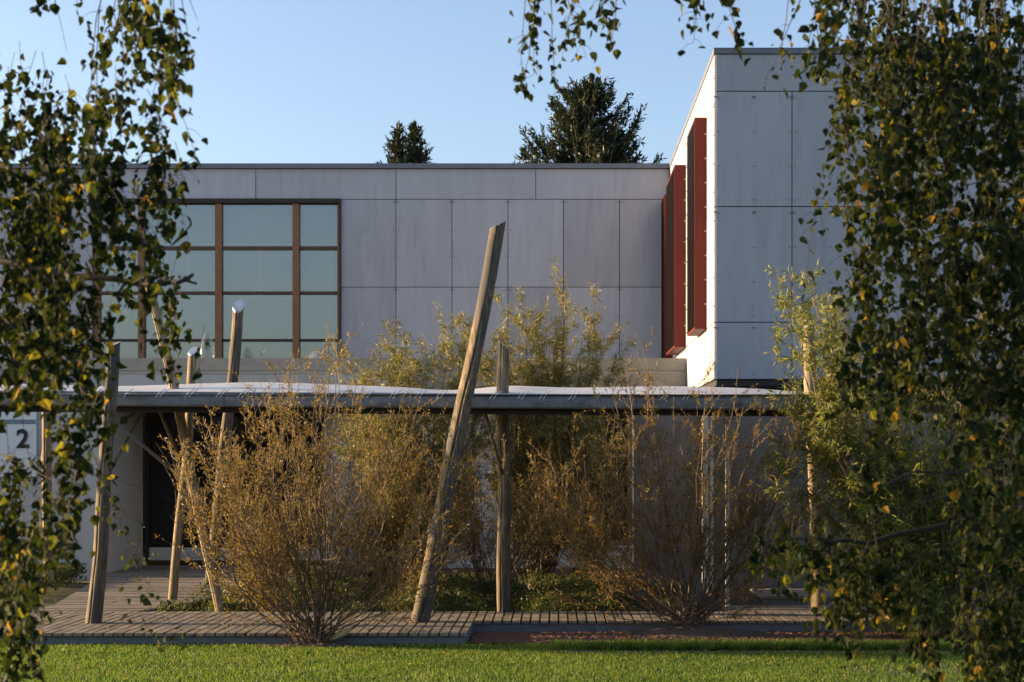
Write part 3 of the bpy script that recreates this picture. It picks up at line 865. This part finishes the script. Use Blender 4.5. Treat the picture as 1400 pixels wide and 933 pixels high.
T1 = [(235, 690), (262, 560), (262, 600), (285, 560), (310, 520), (335, 500), (365, 490), (395, 495), (425, 490), (452, 465), (470, 415), (474, 420), (380, 470), (490, 500), (520, 530),
      (550, 560), (575, 590), (590, 640), (585, 690), (605, 620), (600, 580), (545, 540), (470, 600), (400, 590), (330, 620), (520, 640), (360, 560), (440, 560), (300, 640), (290, 690)]
T2 = [(735, 600), (750, 560), (780, 530), (1105, 560), (1080, 530), (770, 620), (790, 580), (815, 520), (840, 480), (870, 455), (895, 450), (925, 470), (955, 490), (985, 480), (1010, 500), (1045, 540), (1075, 570), (1090, 620),
      (1095, 680), (760, 670), (750, 720), (880, 560), (950, 560), (1010, 600), (820, 640), (1050, 720), (800, 740), (1100, 700)]
T3 = [(498, 505), (505, 470), (530, 440), (505, 500), (520, 465), (550, 430), (585, 415), (615, 405), (645, 425), (600, 470), (545, 490), (640, 480), (660, 520), (560, 530)]
T3b = [(690, 390), (715, 375), (742, 395), (775, 395), (795, 370), (800, 430), (815, 465), (760, 450), (700, 450), (665, 440), (735, 500), (800, 510)]
T4 = [(600, 610), (620, 600), (650, 605), (690, 600), (725, 605), (760, 640), (745, 680), (600, 680), (640, 660), (700, 660)]
T6 = [(470, 600), (500, 585), (540, 590), (575, 590), (600, 640), (455, 660), (560, 680), (500, 680), (600, 710)]
T8 = [(1075, 500), (1085, 450), (1098, 380), (1104, 362), (1120, 400), (1060, 560), (1085, 620), (1110, 690), (1150, 560), (1200, 470), (1250, 380), (1300, 330), (1350, 320), (1390, 380),
      (1190, 730), (1240, 770), (1180, 640), (1270, 560), (1330, 520), (1400, 600), (1260, 660), (1220, 560), (1310, 650)]
NL = 0
for args in (
    dict(name='shrub', label='dense russet shrub fanning out in front of the boardwalk', base=P(433, 876, 16.86), tips=T1, d_spread=.42, leaf=M['shrub_leaf'], stem=M['stem_red'], seed=11, stems=58, side=12, per_twig=11, sub=3, leaf_w=.011, leaf_len=(.035, .07)),
    dict(name='shrub', label='open twiggy shrub on a soil mound right of the tallest log', base=P(942, 852, 17.98), tips=T2, d_spread=.42, leaf=M['shrub_leaf'], stem=M['stem_red'], seed=12, stems=66, side=13, per_twig=11, sub=3, leaf_from=.22, twl=(.3, .75), leaf_len=(.035, .07), leaf_w=.011),
    dict(name='willow_shrub', label='yellow-green willow rising behind the canopy left of the tallest log', base=(X(590, 23), 23, 0), tips=T3, d_spread=.5, leaf=M['willow_leaf'], stem=M['stem'], seed=13, stems=64, side=11, per_twig=22, leaf_len=(.08, .14), leaf_w=.014, droop=.6),
    dict(name='willow_shrub', label='yellow-green willow rising behind the canopy and the upright log', base=(X(735, 23.4), 23.4, 0), tips=T3b, d_spread=.5, leaf=M['willow_leaf'], stem=M['stem'], seed=14, stems=64, side=10, per_twig=22, leaf_len=(.08, .14), leaf_w=.014, droop=.6),
    dict(name='shrub', label='low brown shrub with bare fanned stems beside the upright log', base=P(668, 812, 21.0), tips=T4, d_spread=.4, leaf=M['shrub_leaf'], stem=M['stem'], seed=15, stems=38, side=9, per_twig=9, jitter=16),
    dict(name='shrub', label='leafy brown shrub in the bed left of the tallest log', base=P(525, 815, 20.8), tips=T6, d_spread=.4, leaf=M['shrub_leaf'], stem=M['stem_red'], seed=16, stems=44, side=11, per_twig=11, jitter=18),
    dict(name='willow_shrub', label='green narrow-leaved willow behind the hanging birch at the right', base=P(1312, 866, 17.85), tips=T8, d_spread=.5, leaf=M['willow_green'], stem=M['stem'], seed=17, stems=70, side=13, per_twig=16, leaf_len=(.09, .14), leaf_w=.02, droop=.45, r_stem=.02),
    dict(name='shrub', label='brown shrub in the dark behind the crossed pale logs', base=P(345, 812, 21.2), tips=[(300, 640), (340, 600), (380, 590), (420, 600), (330, 690), (400, 680), (440, 640)], d_spread=.4, leaf=M['shrub_leaf'], stem=M['stem_red'], seed=18, stems=34, side=10, per_twig=10, jitter=18),
    dict(name='shrub', label='brown shrub in front of the dark ground-floor window', base=P(815, 806, 22.4), tips=[(760, 600), (790, 570), (830, 580), (860, 600), (770, 680), (840, 670), (720, 640)], d_spread=.5, leaf=M['shrub_leaf'], stem=M['stem'], seed=19, stems=36, side=10, per_twig=8, jitter=22),
):
    NL += shrub(**args)[1]
print('shrub leaves', NL)

# ground cover in the bed
rg = np.random.default_rng(40)
n = 42000
gx = rg.uniform(X(215, 19.5), X(945, 20.5), n); gy = D_BACK + .03 + rg.random(n) ** 1.4 * 3.4
lim = X(186, 19.4) + .12 + (gy - D_BACK) * .30
hm = .13 + .09 * np.sin(gx * 3.1 + np.sin(gy * 2.3) * 1.2) + .07 * np.sin(gx * 7.3 + gy * 3) + .16 * np.clip(gy - D_BACK, 0, 1.4)
hm *= np.clip((gy - D_BACK + .12) / .25, 0, 1)
k = (gx > lim); gx, gy, hm = gx[k], gy[k], hm[k]; n = len(gx)
gz = np.maximum(.02, hm) * rg.random(n) ** .4 + .02
b = MB()
b.leaves(np.stack([gx, gy, gz], -1), np.stack([rg.normal(0, .8, n), rg.normal(-.2, .7, n), rg.uniform(.1, 1.3, n)], -1), rg.normal(0, 1, (n, 3)), rg.uniform(.03, .085, n), rg.uniform(.012, .024, n), 'lance', np.clip(rg.normal(.45, .25, n), 0, 1))
tag(b.build('ground_cover', M['cover_leaf']), 'low green ground cover filling the bed behind the boardwalk', 'ground cover', kind='stuff')
n = 4500
gx = rg.uniform(X(20, 24), X(80, 24), n); gy = rg.uniform(22.5, 25.5, n)
b = MB(); b.leaves(np.stack([gx, gy, rg.random(n) ** .5 * .35], -1), rg.normal(0, .7, (n, 3)) + np.array((0, 0, .6)), rg.normal(0, 1, (n, 3)), .08, .025, 'lance', rg.random(n))
tag(b.build('low_hedge', M['cover_leaf']), 'low dark hedge below the number sign at the left wall', 'hedge')


# fallen leaves on lawn, soil and boards
rg = np.random.default_rng(77)
n = 330
gx = rg.uniform(-5.5, 5.5, n); gy = rg.uniform(14.2, 19.3, n)
gz = np.where(gy < 17.1, .03, np.where((gx < X_STEP) | (gy > D_RIGHT), Z_DECK + .006, .03)); k = ~((gx < X_STEP) & (gy > 17.1) & (gy < 17.2)); gx, gy, gz = gx[k], gy[k], gz[k]; n = len(gx)
b = MB(); b.leaves(np.stack([gx, gy, gz], -1), np.stack([rg.normal(0, 1, n), rg.normal(0, 1, n), rg.normal(0, .12, n)], -1), np.stack([rg.normal(0, .3, n), rg.normal(0, .3, n), np.ones(n)], -1), rg.uniform(.03, .055, n), .03, 'birch', rg.uniform(.6, 1, n))
tag(b.build('fallen_leaves', M['shrub_leaf']), 'small dry leaves scattered over lawn edge, soil and boardwalk', 'leaves', kind='stuff')

# ------------------------------------------------------------------ birches
def birch(label, trunk, strands, limbs, seed, leaf_len=(.038, .060), yellow=.10):
    """trunk: path points; strands: (x, y_from, y_to, d, width_px, leaves_per_100px); limbs: list of (path, r0, r1)."""
    rg = np.random.default_rng(seed)
    tr = np.array(trunk, float)
    e = empty('birch_tree', tr[0], label, 'tree', 'weeping birches in front of the lawn')
    b = MB()
    tt = np.linspace(0, 1, 24)
    ip = np.stack([np.interp(tt, np.linspace(0, 1, len(tr)), tr[:, i]) for i in range(3)], -1)
    b.tube(ip, np.linspace(.14, .05, 24) * (1 + .05 * np.sin(tt * 40)), 16); tk = b.build('trunk', M['birch_bark'], e, True)
    b = MB()
    for pts, r0, r1 in limbs:
        pts = np.array(pts, float); q = np.linspace(0, 1, 16)
        path = np.stack([np.interp(q, np.linspace(0, 1, len(pts)), pts[:, i]) for i in range(3)], -1)
        path[1:-1] += rg.normal(0, .012, (14, 3))
        b.tube(path, np.linspace(r0, r1, 16), 7)
    tips_p, tips_d, tips_L, tips_t = [], [], [], []
    for k_ in range(22):
        st = strands[rg.integers(len(strands))]
        if st[1] < 260: continue
        a_ = P(st[0], st[1] - 6, st[3]); tz = min(a_[2] + rg.uniform(.05, .35), tr[-1][2] - .5)
        c_ = np.array([np.interp(tz, tr[:, 2], tr[:, 0]), np.interp(tz, tr[:, 2], tr[:, 1]), tz])
        b.tube(curve(c_, a_, 9, np.array((0, 0, .18)), rg, .02), np.linspace(.007, .0015, 9), 5)
    for (x, y0, y1, d, wpx, dens) in strands:
        ph, ph2 = rg.uniform(0, 6.28, 2)
        amp = rg.uniform(2, 10)
        ys = np.arange(y0 if y0 < 0 else (y0 - 16 if y0 > 70 else -60), y1 + 1, 22.0)
        bend = np.clip(1 - (ys - ys[0]) / 90, 0, 1) ** 2 * rg.uniform(-28, 28) if y0 > 70 else 0
        xs = x + amp * np.sin(ys / 110 + ph) + np.cumsum(rg.normal(0, 1.6, len(ys))) + rg.normal(0, .16) * (ys - ys[0]) + bend
        dep = d + .06 * np.sin(ys / 200 + ph2) + np.cumsum(rg.normal(0, .006, len(ys)))
        path = np.stack([P(a, c, f) for a, c, f in zip(xs, ys, dep)])
        b.tube(path, np.linspace(.0032 if y0 <= 70 else .0015, .0008, len(path)), 4, cap=False)
        vis = ys >= y0
        cnt = int((y1 - y0) / 100 * dens)
        for _ in range(cnt):
            yy = y1 - (y1 - y0) * rg.random() ** .9
            i = min(max(int((yy - ys[0]) / 22), 0), len(ys) - 2); f = (yy - ys[i]) / 22
            p = path[i] * (1 - f) + path[i + 1] * f
            ang = rg.uniform(0, 6.28)
            rr = wpx * abs(rg.normal(0, .8)) / FPX * d
            q = p + np.array((math.cos(ang) * rr, math.sin(ang) * rr, -rr * rg.uniform(.1, .9)))
            qx, qy = VX + q[0] * FPX / q[1], VY - (q[2] - EYE) * FPX / q[1]
            if 4 < qx < 62 and 562 < qy < 622: continue            # a thin spot in the crown in front of the number sign
            if rr > .035 and rg.random() < .5: b.tube([p, (p + q) / 2 + np.array((0, 0, .01)), q], (.0014, .0011, .0008), 3, cap=False)
            tips_p.append(q)
            tips_d.append((rg.normal(0, .5), rg.normal(0, .5), -rg.uniform(.35, 1.2)))
            sz = rg.uniform(*leaf_len) * rg.choice((.55, .8, 1, 1.15))
            tips_L.append(sz)
    b.build('branches', M['twig'], e)
    n = len(tips_p)
    p = np.array(tips_p); dd = np.array(tips_d); L = np.array(tips_L)
    tint = np.clip(rg.normal(.36, .24, n), 0, .82)
    # yellowing leaves come in sprays
    yel = (np.sin(p[:, 0] * 9 + 1) * np.sin(p[:, 2] * 7 + p[:, 1] * 5) > .35) & (rg.random(n) < yellow * 3)
    yel |= rg.random(n) < yellow * .35
    tint[yel] = rg.uniform(.83, 1, yel.sum())
    lf = MB()
    lf.leaves(p, dd, rg.normal(0, 1, (n, 3)), L, L * rg.uniform(.68, .9, n), 'birch', tint, fold=.12)
    lf.build('crown', M['birch_leaf'], e)
    return n


rs = random.Random(21)
SL = []


def blobs(lst, dr, scale=1.0, dens=(24, 34), w=(10, 20), ln=(60, 150)):
    # drooping sprays scattered through uneven clumps
    for cx, cy, rx, ry, k in lst:
        for _ in range(max(1, round(k * scale))):
            a, q = rs.uniform(0, 6.283), rs.random() ** .5
            x, y = cx + rx * q * math.cos(a), cy + ry * q * math.sin(a)
            l = rs.uniform(*ln)
            SL.append((x, y - l * .5, y + l * .5, rs.uniform(*dr), rs.uniform(*w), rs.uniform(*dens)))



def fill(x0, x1, n, y0r, y1r, dr, w=(14, 30), dens=(14, 25)):
    for _ in range(n):
        y0 = rs.uniform(*y0r)
        SL.append((rs.uniform(x0, x1), y0, max(y0 + 40, rs.uniform(*y1r)), rs.uniform(*dr), rs.uniform(*w), rs.uniform(*dens)))


LD = (5.6, 7.6)
# left birch: strands as the photo shows them
SL += [(64, -40, 12, 6.4, 26, 26), (100, -40, 14, 6.5, 20, 26), (66, 12, 90, 6.4, 6, 2), (140, -20, 215, 6.6, 16, 16), (160, -20, 190, 6.2, 17, 17), (150, 60, 260, 6.8, 16, 14),
       (205, -20, 120, 6.5, 16, 13), (222, -10, 250, 6.3, 14, 14), (232, 110, 330, 6.6, 14, 12), (245, 30, 45, 6.5, 4, 8), (180, 150, 420, 6.4, 20, 14), (212, 190, 440, 6.9, 20, 15),
       (235, 200, 470, 6.2, 19, 15), (252, 210, 270, 6.4, 14, 14), (228, 390, 510, 6.3, 14, 14), (262, 460, 535, 6.5, 8, 10), (30, 85, 330, 6.8, 20, 16)]
blobs([(28, 255, 55, 130, 18), (92, 255, 45, 95, 13), (185, 60, 35, 70, 4), (150, 110, 18, 110, 4), (222, 120, 20, 120, 4), (225, 270, 38, 85, 5), (155, 320, 40, 60, 3), (40, 420, 60, 100, 18),
       (110, 425, 55, 60, 5), (215, 440, 34, 60, 2), (22, 490, 30, 40, 6), (95, 590, 22, 95, 5), (20, 735, 30, 100, 13), (85, 740, 22, 70, 4), (22, 850, 22, 50, 6), (120, 520, 40, 35, 2)], LD, 1.6)
fill(-420, -15, 60, (-120, 200), (500, 940), (5.4, 8.6), w=(20, 40))
LT = [(-4.0, 7.0, -.05), (-3.95, 7.0, 2), (-3.9, 6.95, 4), (-3.95, 6.9, 6), (-3.8, 6.9, 7.6)]
LL = [([(-3.93, 6.98, 3.0), (-3.0, 6.7, 3.15), P(60, 372, 6.5), P(180, 382, 6.45), P(235, 388, 6.4), P(258, 380, 6.4), P(269, 388, 6.4)], .022, .006),
      ([(-3.92, 6.97, 3.8), (-3.2, 6.7, 4.8), (-2.4, 6.5, 5.0), (-1.6, 6.4, 4.6)], .03, .008),
      ([(-3.93, 6.95, 4.6), (-3.4, 6.2, 5.3), (-2.6, 6.0, 5.1), (-1.9, 5.9, 4.5)], .028, .008)]
nb = birch('weeping birch at the left edge with mostly dark green hanging leaves', LT, SL, LL, 31, yellow=.02)
SL = []
RD = (6.4, 9.0)
SL += [(726, -30, 128, 7.0, 17, 26), (742, -30, 112, 7.1, 19, 29), (762, -30, 100, 7.2, 16, 26), (752, 60, 150, 7.0, 14, 14), (788, -30, 95, 6.9, 18, 26), (806, -30, 60, 7.1, 17, 24), (832, -30, 50, 7.0, 14, 24),
       (846, -20, 72, 7.0, 10, 17), (712, 60, 128, 7.0, 8, 10), (968, -30, 60, 7.0, 16, 24), (980, -30, 76, 6.9, 14, 26), (995, -30, 10, 7.0, 12, 24), (936, -30, 6, 7.0, 12, 17), (955, -30, 40, 7.0, 12, 17),
       (1100, -20, 110, 7.1, 13, 13), (1092, 60, 140, 7.2, 8, 8), (1112, -20, 100, 7.0, 16, 14), (1128, 140, 270, 7.1, 14, 12), (1122, 270, 335, 7.0, 8, 9), (1140, 150, 400, 7.3, 14, 14), (1122, -20, 60, 7.0, 16, 14)]
blobs([(1152, 60, 32, 70, 7), (1200, 100, 45, 110, 15), (1260, 100, 50, 110, 16), (1330, 100, 55, 110, 19), (1390, 100, 40, 110, 14), (1182, 260, 26, 90, 5), (1228, 260, 45, 100, 14),
       (1305, 260, 55, 110, 16), (1385, 260, 40, 110, 15), (1196, 420, 34, 90, 8), (1250, 420, 48, 95, 13), (1325, 420, 48, 95, 13), (1390, 420, 35, 110, 14), (1200, 520, 55, 45, 4),
       (1290, 530, 50, 50, 4), (1362, 560, 48, 80, 15), (1235, 610, 60, 50, 1), (1375, 700, 42, 90, 18), (1388, 830, 38, 85, 20), (1325, 755, 28, 50, 4), (1345, 880, 38, 45, 9)], [6.4, 8.6], 1.75)
blobs([(1060, 752, 50, 18, 7), (1130, 765, 35, 30, 8), (1180, 795, 48, 40, 14), (1225, 830, 30, 35, 4), (1270, 880, 35, 35, 4), (1150, 845, 22, 25, 3)], (6.8, 8.0), 1.7, ln=(40, 80))
for _ in range(10):
    SL.append((rs.uniform(1150, 1400), -40, rs.uniform(300, 560), rs.uniform(*RD), 14, 9))
fill(1430, 1700, 40, (-60, 300), (500, 940), (6.4, 10), w=(20, 40))
RT = [(3.35, 8.9, -.05), (3.3, 8.9, 2), (3.25, 8.85, 4), (3.3, 8.8, 6), (3.2, 8.8, 8)]
RL = [([(3.28, 8.88, 2.6), P(1400, 690, 8.0), P(1200, 742, 7.6), P(1100, 738, 7.4), P(1005, 744, 7.3)], .022, .004),
      ([(3.25, 8.86, 4.2), (2.6, 8.0, 5.4), (1.4, 7.3, 5.3), (.4, 7.1, 5.0), (-.15, 7.0, 4.6)], .032, .006),
      ([(3.26, 8.85, 4.0), (2.7, 7.6, 5.0), (2.0, 7.1, 5.2), (1.2, 6.9, 4.7)], .03, .006)]
nb2 = birch('weeping birch at the right edge with green and yellowing hanging leaves', RT, SL, RL, 32, yellow=.022, leaf_len=(.040, .062))
print('birch leaves', nb, nb2)


# unseen wood, added behind the camera to block low sky fill
rg = np.random.default_rng(90)
n = 16000
gx = rg.uniform(-55, 55, n); top_ = 4.8 + .8 * np.sin(gx * .31) + .5 * np.sin(gx * .9 + 2)
gz = rg.random(n) ** .8 * top_; gy = -17 - rg.random(n) * 5 - 1.5 * np.sin(gx * .6)
b = MB(); b.leaves(np.stack([gx, gy, gz], -1), rg.normal(0, 1, (n, 3)), rg.normal(0, 1, (n, 3)), rg.uniform(.6, 1.1, n), .55, 'birch', rg.random(n) * .7)
tag(b.build('added_woods', M['birch_leaf']), 'unseen dark broadleaf wood added behind the camera to cut fill light', 'added_woods', kind='stuff')

# ------------------------------------------------------------------ conifers beyond the roof
def conifer(label, px, d, ytop, wpx, seed, spread_exp=.8, n_whorl=26, leader=True, upturn=.45, crowd=1.0, spray=.32, col=None):
    rg = np.random.default_rng(seed)
    x0 = X(px, d); H = Z(ytop, d)
    e = empty('conifer_tree', (x0, d, 0), label, 'tree', 'conifers behind the roof')
    b = MB(); zz = np.linspace(0, H, 12)
    b.tube(np.stack([x0 + .05 * np.sin(zz), np.full(12, d), zz], -1), np.linspace(.028 * H, .015, 12), 9)
    lp, ld = [], []
    half = wpx / 2 / FPX * d
    zvis = Z(232, d) - 3
    for k in range(n_whorl):
        t = (k + rg.random()) / n_whorl
        z = zvis + (H * .985 - zvis) * t
        rad = half * (1 - t) ** spread_exp * 1.15 + .12
        for j in range(int(6 * crowd)):
            a = rg.uniform(0, 6.28); l = rad * rg.uniform(.45, 1.12)
            o = np.array((math.cos(a), math.sin(a), 0))
            p0 = np.array((x0, d, z)); p1 = p0 + o * l * .6 + np.array((0, 0, -.03 * l)); p2 = p0 + o * l + np.array((0, 0, upturn * l * rg.uniform(.4, 1.2)))
            b.tube([p0, p1, p2], (.035, .02, .008), 4, cap=False)
            q = max(6, int(l / .045 * crowd))
            s = rg.random(q)[:, None] ** .7
            pp = (1 - s) ** 2 * p0 + 2 * s * (1 - s) * p1 + s ** 2 * p2
            tang = (p2 - p0) / l
            lp.append(pp + rg.normal(0, .05, (q, 3)))
            ld.append(tang * .55 + rg.normal(0, .5, (q, 3)) + np.array((0, 0, .25)))
    if leader:
        q = 40; s = rg.random(q)
        lp.append(np.stack([np.full(q, x0), np.full(q, d), H * (1 - .02 * s)], -1) + rg.normal(0, .02, (q, 3))); ld.append(rg.normal(0, .4, (q, 3)) + np.array((0, 0, .7)))
    b.build('trunk', M['fir_bark'], e, True)
    p = np.concatenate(lp); dd = np.concatenate(ld); n = len(p)
    lf = MB(); lf.leaves(p, dd, rg.normal(0, 1, (n, 3)), rg.uniform(.5, 1.2, n) * spray, spray * .26, 'lance', np.clip(rg.normal(.4, .25, n), 0, 1))
    lf.build('crown', M['needle'], e)
    return n


c0 = conifer('broad dark fir with a bare leader above the roof', 803, 58, 112, 180, 51, spread_exp=.52, n_whorl=26, upturn=.7, crowd=2.3, spray=.27)
c1_ = conifer('left tip of the two slim dark conifers above the roof', 545, 80, 172, 62, 52, spread_exp=.8, n_whorl=30, upturn=1.2, crowd=1.3, spray=.34)
c2_ = conifer('right and slightly taller tip of the two slim conifers', 567, 81, 169, 62, 53, spread_exp=.75, n_whorl=30, upturn=1.2, crowd=1.3, spray=.34)
conifer('small conifer top beside the broad fir, just clearing the roof', 716, 60, 206, 60, 54, spread_exp=.7, n_whorl=14, upturn=.5, crowd=1.2, spray=.34)
print('needles', c0, c1_, c2_)
